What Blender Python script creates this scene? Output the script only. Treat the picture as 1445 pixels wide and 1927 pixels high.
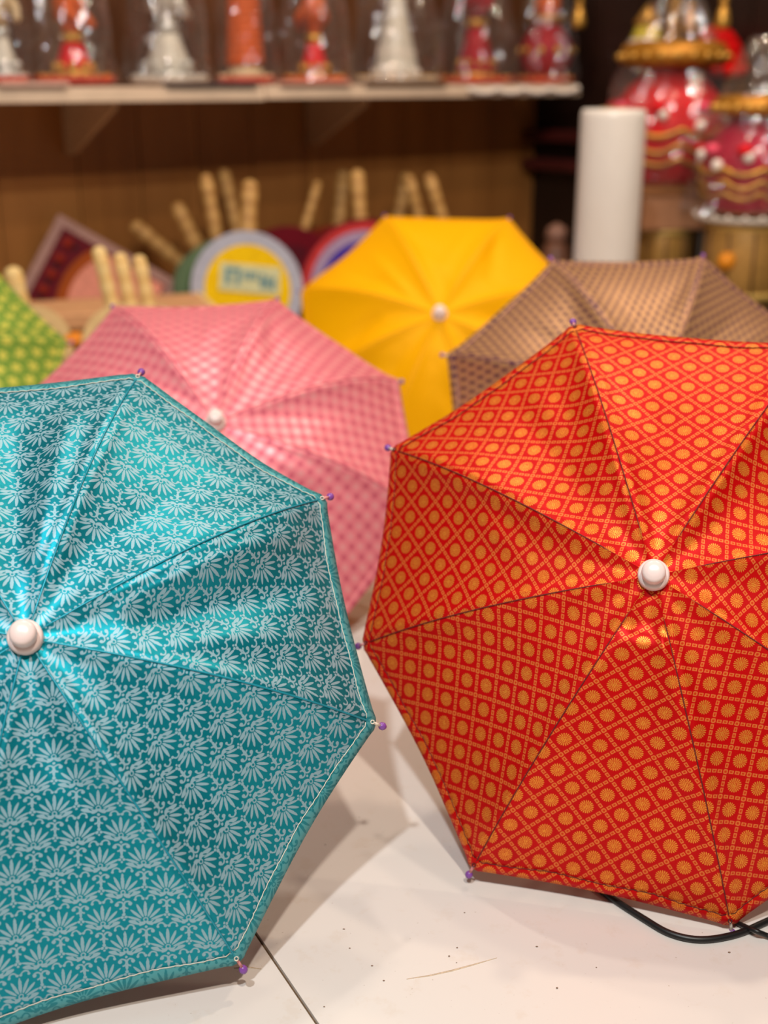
import bpy, math, random
from math import sin, cos, pi, sqrt, radians, atan2, exp
from mathutils import Vector, Matrix, noise

S = bpy.context.scene
COL = S.collection
for o in list(bpy.data.objects): bpy.data.objects.remove(o)
random.seed(7)

# ------------------------------------------------------------------ camera
W_PX, H_PX, F_PX = 1445.0, 1927.0, 2300.0
CAM_H, PITCH = 0.4824, radians(19.4084)
cam_d = bpy.data.cameras.new('camera'); cam = bpy.data.objects.new('camera', cam_d); COL.objects.link(cam)
cam.location = (0, 0, CAM_H); cam.rotation_euler = (pi/2 - PITCH, 0, 0)
cam_d.sensor_fit = 'VERTICAL'; cam_d.sensor_height = 36.0; cam_d.lens = F_PX/H_PX*36.0
cam_d.clip_start = 0.02
cam_d.dof.use_dof = True; cam_d.dof.focus_distance = 0.70; cam_d.dof.aperture_fstop = cam_d.lens/9.0
cam_d.dof.aperture_blades = 0
S.camera = cam

# ------------------------------------------------------------------ light
w = bpy.data.worlds.new('shop_air'); S.world = w; w.use_nodes = True
bg = w.node_tree.nodes['Background']; bg.inputs[0].default_value = (1.0, 0.86, 0.72, 1); bg.inputs[1].default_value = 0.09
def lamp(loc, power, size, color, target):
    d = bpy.data.lights.new('ceiling_light', 'AREA'); d.shape = 'DISK'; d.size = size; d.energy = power; d.color = color
    o = bpy.data.objects.new('ceiling_light', d); COL.objects.link(o); o.location = loc
    o.rotation_euler = (Vector(target)-Vector(loc)).to_track_quat('-Z', 'Y').to_euler()
WARM = (1.0, 0.80, 0.60); NEUT = (1.0, 0.88, 0.76); COOL = (0.92, 0.97, 1.0)
lamp((0.18, -0.40, 1.75), 20.0, 0.07, NEUT, (.1, .95, 0.1))
lamp((-0.30, -0.36, 1.75), 22.0, 0.07, COOL, (-.1, .95, 0.1))
lamp((0.75, 1.25, 1.70), 6.5, 0.07, WARM, (0.15, .8, 0))
lamp((-0.20, 1.30, 1.75), 5.0, 0.07, NEUT, (-.05, 1.2, 0))
lamp((-0.10, 1.60, 1.80), 6.0, 0.12, WARM, (0, 2.3, 0.25))
lamp((0.75, 1.75, 1.70), 8.0, 0.12, WARM, (.6, 2.4, 0.3))
S.view_settings.view_transform = 'Standard'; S.view_settings.look = 'None'
S.view_settings.gamma = 1.0; S.view_settings.exposure = 0.0; S.view_settings.use_curve_mapping = False

# ------------------------------------------------------------------ helpers
FWD = Vector((0, cos(PITCH), -sin(PITCH))); UP = Vector((0, sin(PITCH), cos(PITCH)))
def ray(px, py): return FWD + Vector((1, 0, 0))*((px-W_PX/2)/F_PX) - UP*((py-H_PX/2)/F_PX)
ORG = Vector((0, 0, CAM_H))
def at(px, py, Y): d = ray(px, py); return ORG + d*(Y/d.y)
def onz(px, py, z=0.0): d = ray(px, py); return ORG + d*((z-CAM_H)/d.z)
def onplane(px, py, P, n): d = ray(px, py); return ORG + d*((P-ORG).dot(n)/d.dot(n))

def lin(r, g, b):
    f = lambda c: (c/255/12.92) if c/255 <= .04045 else ((c/255+.055)/1.055)**2.4
    return (f(r), f(g), f(b), 1.0)

class V:
    def __init__(s, g, sk): s.g = g; s.s = sk
    def _m(s, op, *a, clamp=False): return s.g.m(op, s, *a, clamp=clamp)
    def __add__(s, o): return s._m('ADD', o)
    def __sub__(s, o): return s._m('SUBTRACT', o)
    def __rsub__(s, o): return s.g.m('SUBTRACT', o, s)
    def __mul__(s, o): return s._m('MULTIPLY', o)
    def __truediv__(s, o): return s._m('DIVIDE', o)
    __radd__ = __add__; __rmul__ = __mul__
    def abs(s): return s._m('ABSOLUTE')
    def fract(s): return s._m('FRACT')
    def floor(s): return s._m('FLOOR')
    def sin(s): return s._m('SINE')
    def cos(s): return s._m('COSINE')
    def min(s, o): return s._m('MINIMUM', o)
    def max(s, o): return s._m('MAXIMUM', o)
    def sqrt(s): return s._m('SQRT')
    def below(s, t, e): return s.g.m('MULTIPLY_ADD', s, -1.0/e, t/e+.5, clamp=True)      # soft step: 1 where s < t
    def above(s, t, e): return s.g.m('MULTIPLY_ADD', s, 1.0/e, -t/e+.5, clamp=True)
class G:
    def __init__(s, name):
        s.mat = bpy.data.materials.new(name); s.mat.use_nodes = True; s.nt = s.mat.node_tree
        s.bsdf = s.nt.nodes['Principled BSDF']; s.out = s.nt.nodes['Material Output']
    def n(s, t): return s.nt.nodes.new(t)
    def plug(s, a, sock):
        if isinstance(a, V): s.nt.links.new(a.s, sock)
        elif isinstance(a, bpy.types.NodeSocket): s.nt.links.new(a, sock)
        else: sock.default_value = a
    def m(s, op, *a, clamp=False):
        nd = s.n('ShaderNodeMath'); nd.operation = op; nd.use_clamp = clamp
        for i, x in enumerate(a): s.plug(x, nd.inputs[i])
        return V(s, nd.outputs[0])
    def uv(s):
        nd = s.n('ShaderNodeUVMap'); nd.uv_map = 'fabric'; sp = s.n('ShaderNodeSeparateXYZ')
        s.nt.links.new(nd.outputs[0], sp.inputs[0]); return V(s, sp.outputs[0]), V(s, sp.outputs[1])
    def obj(s):
        nd = s.n('ShaderNodeTexCoord'); return nd.outputs['Object']
    def xyz(s, sock):
        sp = s.n('ShaderNodeSeparateXYZ'); s.nt.links.new(sock, sp.inputs[0]); return [V(s, sp.outputs[i]) for i in range(3)]
    def vec(s, x, y, z=0.0):
        c = s.n('ShaderNodeCombineXYZ')
        for i, a in enumerate((x, y, z)): s.plug(a, c.inputs[i])
        return c.outputs[0]
    def noise(s, vec, scale, detail=2.0, rough=.5):
        nd = s.n('ShaderNodeTexNoise'); nd.inputs['Scale'].default_value = scale; nd.inputs['Detail'].default_value = detail
        nd.inputs['Roughness'].default_value = rough
        if vec is not None: s.nt.links.new(vec, nd.inputs['Vector'])
        return V(s, nd.outputs[0])
    def mix(s, f, a, b):
        nd = s.n('ShaderNodeMix'); nd.data_type = 'RGBA'
        s.plug(f, nd.inputs[0]); s.plug(a, nd.inputs[6]); s.plug(b, nd.inputs[7]); return nd.outputs[2]
    def ellipse(s, p, cx, cy, ang, ax, ay):
        nd = s.n('ShaderNodeMapping'); nd.vector_type = 'TEXTURE'; s.nt.links.new(p, nd.inputs[0])
        nd.inputs[1].default_value = (cx, cy, 0); nd.inputs[2].default_value = (0, 0, ang); nd.inputs[3].default_value = (ax, ay, 1)
        l = s.n('ShaderNodeVectorMath'); l.operation = 'LENGTH'; s.nt.links.new(nd.outputs[0], l.inputs[0]); return V(s, l.outputs['Value'])
    def bump(s, h, dist, strength=1.0):
        b = s.n('ShaderNodeBump'); b.inputs['Distance'].default_value = dist; b.inputs['Strength'].default_value = strength
        s.plug(h, b.inputs['Height']); s.nt.links.new(b.outputs[0], s.bsdf.inputs['Normal'])
    def set(s, color=None, rough=None, metal=None, **k):
        if color is not None: s.plug(color, s.bsdf.inputs['Base Color'])
        if rough is not None: s.plug(rough, s.bsdf.inputs['Roughness'])
        if metal is not None: s.plug(metal, s.bsdf.inputs['Metallic'])
        for a, b in k.items(): s.plug(b, s.bsdf.inputs[a.replace('_', ' ')])
        return s.mat
    def translucent(s, color, fac):
        t = s.n('ShaderNodeBsdfTranslucent'); s.plug(color, t.inputs[0])
        mx = s.n('ShaderNodeMixShader'); mx.inputs[0].default_value = fac
        s.nt.links.new(s.bsdf.outputs[0], mx.inputs[1]); s.nt.links.new(t.outputs[0], mx.inputs[2]); s.nt.links.new(mx.outputs[0], s.out.inputs[0])

_mc = {}
def plain(name, rgb, rough=.5, metal=0.0, var=.12, scale=60, **k):
    if name in _mc: return _mc[name]
    g = G(name); c = lin(*rgb); d = tuple(x*(1-var*2) for x in c[:3])+(1,)
    nz = g.noise(g.obj(), scale, 3)
    g.set(g.mix(nz, d, tuple(min(1, x*(1+var)) for x in c[:3])+(1,)), rough, metal, **k)
    _mc[name] = g.mat; return g.mat

def link(name, me, mat, parent=None, loc=None):
    o = bpy.data.objects.new(name, me); COL.objects.link(o)
    if mat: me.materials.append(mat)
    if parent: o.parent = parent
    if loc is not None: o.location = loc
    return o
def mesh(name, vs, fs, mat, parent=None, smooth=True, loc=None, uv=None):
    me = bpy.data.meshes.new(name); me.from_pydata([tuple(v) for v in vs], [], fs); me.update()
    if smooth: me.polygons.foreach_set('use_smooth', [True]*len(me.polygons))
    if uv:
        l = me.uv_layers.new(name='fabric')
        for lp in me.loops: l.data[lp.index].uv = uv[lp.vertex_index]
    return link(name, me, mat, parent, loc)
def empty(name, loc=(0, 0, 0), rot=(0, 0, 0)):
    o = bpy.data.objects.new(name, None); COL.objects.link(o); o.location = loc; o.rotation_euler = rot; o.empty_display_size = .05; return o
def tag(o, label, cat, group=None):
    o['label'] = label; o['category'] = cat
    if group: o['group'] = group
    return o
def struct(o, label=None):
    o['kind'] = 'structure'
    if label: o['label'] = label
    return o
def lathe_d(prof, seg=32, c=(0, 0, 0)):
    vs, fs = [], []
    for r, z in prof:
        for i in range(seg): a = 2*pi*i/seg; vs.append((c[0]+r*cos(a), c[1]+r*sin(a), c[2]+z))
    n = len(prof)
    for j in range(n-1):
        for i in range(seg): k = (i+1) % seg; fs.append((j*seg+i, j*seg+k, (j+1)*seg+k, (j+1)*seg+i))
    fs.append(tuple(range(seg))[::-1]); fs.append(tuple((n-1)*seg+i for i in range(seg)))
    return vs, fs
def lathe(name, prof, mat, parent=None, seg=32, c=(0, 0, 0), smooth=True):
    v, f = lathe_d(prof, seg, c); o = mesh(name, v, f, mat, parent, smooth); return o
def tube_d(pts, rad, seg=8, base=0):
    pts = [Vector(p) for p in pts]; n = len(pts)
    if not isinstance(rad, (list, tuple)): rad = [rad]*n
    vs, fs = [], []; ref = None
    for i, p in enumerate(pts):
        t = (pts[min(i+1, n-1)]-pts[max(i-1, 0)]).normalized()
        if ref is None: ref = t.orthogonal().normalized()
        ref = (ref - t*ref.dot(t)).normalized(); b = t.cross(ref)
        for k in range(seg): a = 2*pi*k/seg; vs.append(p+(ref*cos(a)+b*sin(a))*rad[i])
    for i in range(n-1):
        for k in range(seg): q = (k+1) % seg; fs.append((base+i*seg+k, base+i*seg+q, base+(i+1)*seg+q, base+(i+1)*seg+k))
    fs.append(tuple(base+k for k in range(seg))[::-1]); fs.append(tuple(base+(n-1)*seg+k for k in range(seg)))
    return vs, fs
def tube(name, pts, rad, mat, parent=None, seg=8): v, f = tube_d(pts, rad, seg); return mesh(name, v, f, mat, parent)
def box_d(x0, x1, y0, y1, z0, z1, bev=0.0):
    b = bev
    vs = []
    for z, e in ((z0, b), (z0+b, 0), (z1-b, 0), (z1, b)) if b else ((z0, 0), (z1, 0)):
        for x, y in ((x0+e, y0+e), (x1-e, y0+e), (x1-e, y1-e), (x0+e, y1-e)): vs.append((x, y, z))
    n = len(vs)//4; fs = [(3, 2, 1, 0), tuple(4*(n-1)+i for i in range(4))]
    for j in range(n-1):
        for i in range(4): k = (i+1) % 4; fs.append((4*j+i, 4*j+k, 4*j+4+k, 4*j+4+i))
    return vs, fs
def box(name, x0, x1, y0, y1, z0, z1, mat, parent=None, bev=0.0): v, f = box_d(x0, x1, y0, y1, z0, z1, bev); return mesh(name, v, f, mat, parent, smooth=False)
def ball_d(c, r, seg=12, sq=(1, 1, 1)):
    prof = [(max(1e-4, r*sin(pi*i/8)), -r*cos(pi*i/8)) for i in range(9)]
    v, f = lathe_d(prof, seg); return [(c[0]+p[0]*sq[0], c[1]+p[1]*sq[1], c[2]+p[2]*sq[2]) for p in v], f
def ball(name, c, r, mat, parent=None, seg=12, sq=(1, 1, 1)): v, f = ball_d(c, r, seg, sq); return mesh(name, v, f, mat, parent)
def join(parts):
    vs, fs = [], []
    for v, f in parts: b = len(vs); vs += list(v); fs += [tuple(i+b for i in q) for q in f]
    return vs, fs

# ------------------------------------------------------------------ fabrics
def motif_finish(g, ground, rough_g, metal_g, layers, spec=.5, weave=True, trans=None):
    """layers: list of (mask, colour, rough, metal)"""
    col, ro, me = ground, V(g, None), None
    ro, me = rough_g, metal_g
    for m, c, r, k in layers:
        col = g.mix(m, col, c)
        ro = g.m('MULTIPLY_ADD', m, g.m('SUBTRACT', r, ro), ro); me = g.m('MULTIPLY_ADD', m, g.m('SUBTRACT', k, me), me)
    g.set(col, ro, me, Specular_IOR_Level=spec)
    if weave:
        u, v = g.uv(); h = ((u*15000.0+v*5000.0).sin()*.3 + g.noise(g.vec(u*1400.0, v*2600.0), 1.0, 1)) 
        g.bump(h, .00006, .4)
    if trans: g.translucent(col, trans)
    return g.mat

def mat_red():
    g = G('red_gold_brocade'); u, v = g.uv(); c = .0149; k = 1/(c*sqrt(2))
    a, b = (u+v)*k, (u-v)*k
    fa, fb = a.fract()-.5, b.fract()-.5
    rho = (fa*fa+fb*fb).sqrt(); th = g.m('ARCTAN2', fb, fa)
    wob = g.noise(g.vec(u*900.0, v*900.0), 1.0, 1)
    pet = (th*19.0 + wob*3.0).cos()
    disc = (rho + pet*-.026 + (wob-.5)*.02).below(.275, .02)
    gap = pet.below(-.25, .5)*rho.above(.12, .05)
    core = ((fa*70.0+fb*45.0+wob*9.0).sin()).below(-.55, .5)*rho.below(.15, .05)
    ros = disc*(1.0-gap*.95)*(1.0-core*.85)
    def band(p, q):
        d = ((p+.5).fract()-.5).abs(); e = ((q*4.0+.5).fract()-.5).abs()
        e = e+(wob-.5)*.12; d = d+(wob-.5)*.02
        return d.below(.070, .018)*e.below(.39, .07), d.below(.036, .02)*e.below(.20, .08)
    s1, i1 = band(a, b); s2, i2 = band(b, a)
    sq = s1.max(s2); inn = i1.max(i2)
    gr = g.mix(g.noise(g.vec(u*40.0, v*40.0), 1.0, 2), lin(184, 0, 3), lin(202, 1, 5))
    return motif_finish(g, gr, .48, .25, [(sq, lin(224, 116, 54), .45, .35), (inn, lin(200, 54, 10), .5, .25), (ros, lin(230, 142, 52), .42, .5)], spec=.18)

def mat_teal(rev=False):
    g = G('teal_silver_brocade' + ('_reverse' if rev else '')); u, v = g.uv(); P = .0222; RS = .74
    wob = g.noise(g.vec(u*700.0, v*700.0), 1.0, 1)
    B = (0, -.19)
    def motif(shift):
        # one lattice of palmettes; the second lattice is dropped by half a repeat so the two interlock
        x, y = u/P+shift, v/(P*RS*2)+shift
        ax = (x.fract()-.5).abs()+(wob-.5)*.03; ly = (y.fract()-.5)*(RS*2)+(wob-.5)*.02
        p = g.vec(ax, ly); d = None
        def add(e, t=1.0, s=.13):
            nonlocal d
            q = e.below(t, s); d = q if d is None else d.max(q)
        for ang, L, wd in ((90, .53, .041), (67, .50, .037), (44, .48, .035), (21, .45, .031)):
            t = radians(ang); add(g.ellipse(p, B[0]+cos(t)*(.13+(L-.13)/2), B[1]+sin(t)*(.13+(L-.13)/2), t, (L-.13)/2, wd))
        add(g.ellipse(p, .225, -.195, radians(15), .185, .055))
        add(g.ellipse(p, .085, -.235, radians(-28), .09, .045))
        add(g.ellipse(p, 0, -.325, 0, .034, .034))
        ring = ((g.ellipse(p, 0, -.14, 0, 1, 1)) - .048).abs().below(.015, .012); d = d.max(ring)
        hole = g.ellipse(p, .19, -.18, radians(40), .055, .017).below(1.0, .3); d = d*(1.0-hole)
        # scrolls: a hook ending in a bud beside the petals, a curl under the leaves, a trefoil between neighbours
        hook = ((g.ellipse(p, .405, .275, 0, 1, 1)) - .088).abs().below(.021, .014) * (ax.above(.40, .02).max(ly.above(.30, .02)))
        stem = g.ellipse(p, .487, .16, radians(96), .12, .020).below(1.0, .3)
        cur = ((g.ellipse(p, .36, -.33, 0, 1, 1)) - .085).abs().below(.020, .014) * ly.above(-.34, .02)
        d = d.max(hook).max(stem).max(cur)
        for cx, cy, r in ((.345, .30, .048), (.5, .035, .042), (.452, -.035, .036), (.5, -.10, .03), (.46, -.33, .036), (.275, -.345, .034)):
            d = d.max(g.ellipse(p, cx, cy, 0, r, r).below(1.0, .2))
        return d
    d = motif(0.0).max(motif(.5))
    big = g.noise(g.vec(u*28.0, v*28.0), 1.0, 2)
    gr = g.mix(big, lin(5, 128, 146), lin(12, 148, 164))
    if rev: return motif_finish(g, lin(78, 156, 162), .5, .3, [(d, lin(22, 124, 134), .5, .3)])
    return motif_finish(g, gr, .43, .70, [(d, lin(148, 184, 196), .55, .45)], spec=.35)

def mat_pink():
    g = G('pink_check_brocade'); u, v = g.uv(); c = .0125
    a, b = (u/c).fract()-.5, (v/c).fract()-.5
    line = a.abs().above(.34, .12).max(b.abs().above(.34, .12)); cross = a.abs().above(.3, .15)*b.abs().above(.3, .15)
    dot = (a*a+b*b).sqrt().below(.18, .1)
    return motif_finish(g, lin(252, 150, 157), .42, .3, [(line, lin(243, 136, 148), .5, .25), (cross, lin(216, 100, 120), .5, .2), (dot, lin(254, 174, 178), .4, .35)], trans=.12, spec=.3)
def mat_yellow():
    g = G('amber_silk'); u, v = g.uv(); c = .006
    a, b = ((u+v)/c).fract()-.5, ((u-v)/c).fract()-.5
    line = a.abs().max(b.abs()).above(.40, .12)
    return motif_finish(g, lin(255, 192, 0), .55, .05, [(line, lin(252, 166, 0), .55, .05)], trans=.12, spec=.12)
def mat_purple():
    g = G('gold_purple_brocade'); u, v = g.uv(); c = .0088
    y = v/c; x = u/c + (y.floor()*.5).fract()
    a, b = x.fract()-.5, y.fract()-.5
    dot = a.abs().max(b.abs()*.85).below(.25, .1); line = b.abs().above(.44, .08)
    big = g.noise(g.vec(u*16.0, v*16.0), 1.0, 2)
    return motif_finish(g, g.mix(big, lin(182, 136, 88), lin(196, 148, 96)), .45, .45, [(line, lin(132, 78, 84), .5, .2), (dot, lin(72, 24, 48), .5, .1)])
def mat_green():
    g = G('green_flower_brocade'); u, v = g.uv(); c = .018
    y = v/c; x = u/c + (y.floor()*.5).fract()
    a, b = x.fract()-.5, y.fract()-.5; th = g.m('ARCTAN2', b, a)
    fl = ((a*a+b*b).sqrt() - (th*5.0).cos()*.07 + (g.noise(g.vec(u*160.0, v*160.0), 1.0, 2)-.5)*.35).below(.31, .1); leaf = ((x*2.0).fract()-.5).abs().below(.12, .1)*b.abs().above(.3, .1)
    return motif_finish(g, lin(108, 146, 56), .5, .25, [(leaf, lin(156, 174, 66), .5, .3), (fl, lin(206, 200, 86), .48, .3)], spec=.2)

white_plastic = plain('white_plastic', (238, 214, 208), .28, 0, .02, 30)
chrome = plain('steel_wire', (190, 190, 192), .3, .9, .05)
purple_bead = plain('purple_bead', (132, 74, 160), .3, 0, .1, 200)
cream_thread = plain('cream_thread', (228, 214, 196), .7, 0, .1, 400)
pink_thread = plain('pink_thread', (226, 150, 150), .7, 0, .1, 400)
shaft_m = plain('dark_shaft', (60, 58, 60), .35, .6, .1)
handle_m = plain('handle_plastic', (228, 206, 196), .35, 0, .05)

# ------------------------------------------------------------------ umbrellas
UMB = {
 'teal': [-0.1984, 0.6413, 0.1599, 0.1808, 0.6636, -0.2823, 0.0784, 0.2004, 0.0292, -0.0058, -0.049, -0.0158, 0.0, 0.0, 0.019, 0.0223, -0.0133, -0.0082, -0.0238, 0.0198, 0.0, 0.0, 0.0235, 0.0023],
 'red': [0.1736, 0.7283, 0.1659, -0.2366, 0.5836, 0.3068, 0.0765, 0.2024, 0.0, 0.0062, 0.0384, 0.0288, -0.0515, -0.0096, 0.0003, -0.0125, 0.0, 0.0084, -0.0141, 0.0139, -0.0464, 0.0226, 0.0057, 0.0184],
 'pink': [-0.1572, 1.0983, 0.1412, 0.1534, 0.7756, 0.4482, 0.0825, 0.2024, -0.0097, -0.0183, 0.0177, -0.0023, 0.0, 0.0024, -0.001, 0.0114, -0.0015, -0.0208, 0.0079, 0.0037, 0.0, 0.0043, 0.0014, 0.0164],
 'yellow': [0.0755, 1.6156, 0.1555, -0.0698, 0.6246, 0.3952, 0.0814, 0.2006, -0.0098, -0.056, 0.0177, 0.0343, 0.0098, 0.0029, 0.001, 0.0, -0.0202, 0.0141, 0.0084, 0.0159, -0.0194, 0.0046, -0.0015, 0.0],
 'purple': [0.2505, 1.1585, 0.1601, -0.0142, 0.5726, 0.415, 0.075, 0.1994, 0.0091, -0.0035, 0.006, -0.0165, 0.0046, -0.0002, 0.0005, 0.0, 0.0126, -0.0156, -0.0139, 0.0215, -0.0078, -0.0003, -0.0007, 0.0],
 'green': [-0.5733, 1.4188, 0.1448, 0.1317, 0.705, 0.2693, 0.075, 0.1961, -0.0154, 0.0101, 0.0, 0.0, 0.0, 0.0029, 0.0078, -0.002, 0.0155, -0.0177, 0.0, 0.0, 0.0, 0.0033, -0.0178, -0.0034],
}
def smooth01(x): x = max(0, min(1, x)); return x*x*(3-2*x)
def make_umbrella(key, mat, seam_m, hem_m, thread_m, rots, label, seed, offs=None, wr=1.0, pleat=None, hemw=.032, folds={}, hollow=.0085):
    p = UMB[key]; rnd = random.Random(seed)
    az, el, sp, H, R = p[3:8]
    a = Vector((sin(az)*cos(el), -cos(az)*cos(el), sin(el))); uu = Vector((0, 0, 1)).cross(a).normalized(); vv = a.cross(uu)
    root = empty('umbrella', p[:3])
    root.rotation_euler = Matrix((uu, vv, a)).transposed().to_euler()
    tag(root, label, 'umbrella', 'open brocade umbrellas standing on the white floor')
    PW = 2.6
    th = [sp + k*pi/4 + p[8+k] for k in range(8)]; rr = [R*(1+p[16+k]) for k in range(8)]
    def rib(k, s):
        k %= 8; return Vector((rr[k]*s*cos(th[k]), rr[k]*s*sin(th[k]), H*(1-s**PW)))
    S0 = .03
    NS, NT = 44, 30
    def panel_pt(k, s, t, extra=0.0, crease=()):
        e = 4*t*(1-t)
        hem = 1-.007*e*s**3
        ss = s*hem
        A, Bp = rib(k, ss), rib(k+1, ss)
        q = A.lerp(Bp, t)
        tan_s = (rib(k, min(1.02, ss+.02)).lerp(rib(k+1, min(1.02, ss+.02)), t) - rib(k, ss-.02).lerp(rib(k+1, ss-.02), t))
        nrm = tan_s.cross(Bp-A)
        nrm = nrm.normalized() if nrm.length > 1e-9 else Vector((0, 0, 1))
        if nrm.z < 0: nrm = -nrm
        chord = (Bp-A).length
        dl = min(t, 1-t)*chord
        env = min(1.0, dl/.012)
        d = -hollow*e*sin(pi*min(1, s*.90))                                # cloth pulled slightly hollow between the ribs
        sf = min(1.0, chord/.06); d -= sf*.0010*exp(-(dl/.0022)**2)                                    # sunk seam
        d += sf*.0006*exp(-((dl-.0045)/.002)**2)
        n1 = noise.noise(Vector((q.x*14+seed*3.1+k*7.7, q.y*14, k*3.3)))
        d += wr*.0016*n1*env*s
        for (c0, c1, amp, wid) in crease:
            X, Y = (t-.5)*chord, s*R
            x0, y0 = c0; x1, y1 = c1; dx, dy = x1-x0, y1-y0; L2 = dx*dx+dy*dy
            f = ((X-x0)*dx+(Y-y0)*dy)/L2; g = max(0, min(1, f)); dist = sqrt((X-x0-g*dx)**2+(Y-y0-g*dy)**2)
            d += amp*exp(-(dist/wid)**2)*env*(sin(pi*min(1, max(0.0, .08+.84*g)))**.6)
        if pleat and k == pleat[0]:
            d += pleat[1]*smooth01((s-pleat[2])/.035)*exp(-max(0, s-pleat[2]-.035)/.16)*min(1, (t/.25))*min(1., (1-t)/.12)
        return q + nrm*(d+extra)
    for k in range(8):
        cr = list(folds.get(k, []))
        for _ in range(2):
            x0 = rnd.uniform(-.015, .015); x1 = rnd.uniform(-.05, .05)
            cr.append(((x0, rnd.uniform(.03, .09)), (x1, rnd.uniform(.13, .19)), wr*rnd.choice((-1, 1))*rnd.uniform(.0006, .0016), rnd.uniform(.005, .011)))
        if k not in folds: cr.append(((rnd.choice((-.06, .06)), .165), (0, .1), -wr*.0014, .012))
        vs, uvs, fs = [], [], []
        ro = radians(rots[k]); ox, oy = (offs or {}).get(k, (rnd.random()*.1, rnd.random()*.1))
        def uvof(s, t):
            chord = (rib(k, s)-rib(k+1, s)).length
            u0, v0 = (t-.5)*chord, s*R*1.06
            return (u0*cos(ro)-v0*sin(ro)+ox, u0*sin(ro)+v0*cos(ro)+oy)
        for i in range(NS+1):
            s = S0+(1-S0)*i/NS
            for j in range(NT+1):
                t = .5-.5*cos(pi*j/NT)
                vs.append(panel_pt(k, s, t, 0, cr)); uvs.append(uvof(s, t))
        for i in range(NS):
            for j in range(NT): b = i*(NT+1)+j; fs.append((b, b+NT+1, b+NT+2, b+1))
        pan = mesh('panel', vs, fs, mat, root, uv=uvs)
        md = pan.modifiers.new('cloth_thickness', 'SOLIDIFY'); md.thickness = .0005; md.offset = -1
        # folded hem along the free edge, and its line of stitching
        vs, uvs, fs = [], [], []; M = 40
        for j in range(M+1):
            t = j/M; wv = hemw*(1+.22*noise.noise(Vector((t*5, k*3.0, seed))))
            for q, (s, ex) in enumerate(((1-wv, .0001), (1-wv*.93, .0007), (1-wv*.5, .0009), (1.0, .0007), (1.004, -.0006))):
                vs.append(panel_pt(k, s, t, ex, cr)); x, y = uvof(s, t); uvs.append((-x+.013, y+.007))
        for j in range(M):
            for q in range(4): b = j*5+q; fs.append((b, b+1, b+6, b+5))
        mesh('hem', vs, fs, hem_m, pan, uv=uvs)
        pts = [panel_pt(k, 1-hemw*(1.02+.22*noise.noise(Vector((j/60*5, k*3.0, seed)))), .01+.98*j/60, .0007+.0003*sin(j*2.6), cr) for j in range(61)]
        tube('hem_stitching', pts, .00026, thread_m, pan, 5)
    for k in range(8):
        pts = [rib(k, S0+(1-S0)*i/40)+Vector((0, 0, -.0007)) for i in range(41)]
        tube('seam', pts, .0006 if key == 'teal' else .00036, seam_m, root, 5)
        rb = tube('rib', [rib(k, s)+Vector((0, 0, -.0042)) for s in [.04+.93*i/20 for i in range(21)]], .0012, chrome, root, 6)
        dirn = (rib(k, 1)-rib(k, .97)).normalized(); e = rib(k, 1)
        tp = tube('rib_tip', [e-dirn*.003, e+dirn*.004], [.0009, .0009], pink_thread if k % 3 else cream_thread, rb, 6)
        bead = [ (0.0004, -.0001), (.0016, .0004), (.0024, .0018), (.0025, .0032), (.0018, .0046), (.0004, .0052)]
        v, f = lathe_d(bead, 10); q = dirn.to_track_quat('Z', 'Y')
        mesh('rib_bead', [e+dirn*.0035+q@Vector(x) for x in v], f, purple_bead, rb)
        kn = rib(k, .5)+Vector((0, 0, -.005))
        tube('stretcher', [kn, Vector((cos(th[k])*.006, sin(th[k])*.006, -.045))], .001, chrome, root, 6)
        v, f = tube_d([e-dirn*.004+Vector((cos(x)*.0011, sin(x)*.0011, .0010+.0005*sin(3*x))) for x in [i*.7 for i in range(10)]], .0004, 4)
        mesh('tip_thread', v, f, thread_m, rb)
    # shaft, runner, grip; the grip ends on the floor
    Sl = (p[2]-.006*cos(el))/sin(el)
    tube('shaft', [(0, 0, H+.004), (0, 0, -Sl+.06)], .0032, shaft_m, root, 12)
    lathe('runner', [(.0035, -.055), (.0062, -.055), (.0062, -.045), (.0085, -.043), (.0085, -.038), (.0045, -.036)], white_plastic, root, 20)
    lathe('grip', [(.003, -Sl), (.0068, -Sl+.002), (.0074, -Sl+.012), (.0062, -Sl+.03), (.0072, -Sl+.055), (.0058, -Sl+.07), (.0034, -Sl+.072)], handle_m, root, 20)
    fe = lathe('ferrule', [(.004, H-.006), (.0086, H-.004), (.0092, H-.0015), (.0092, H+.0035), (.0086, H+.0048), (.0074, H+.0055)], white_plastic, root, 36)
    lathe('ferrule_cap', [(.0069, H+.0045), (.0070, H+.0105), (.0067, H+.0132), (.0053, H+.0148), (.003, H+.0154), (.0003, H+.0156)], white_plastic, fe, 36)
    return root

teal_m, teal_r = mat_teal(), mat_teal(True)
red_m, pink_m, yel_m, pur_m, gre_m = mat_red(), mat_pink(), mat_yellow(), mat_purple(), mat_green()
teal_seam = plain('teal_seam', (14, 150, 172), .4, .3, .15, 300); red_seam = plain('red_seam', (104, 8, 8), .7, 0, .3, 500)
red_hem = red_m; dark_thread = plain('dark_thread', (74, 14, 14), .8, 0, .3, 500)
pink_seam = plain('pink_seam', (190, 84, 100), .6, 0, .1, 300); yel_seam = plain('amber_seam', (226, 140, 10), .6, 0, .1, 300)
pur_seam = plain('purple_seam', (112, 28, 106), .6, 0, .1, 300); gre_seam = plain('green_seam', (84, 120, 40), .6, 0, .1, 300)
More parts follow.
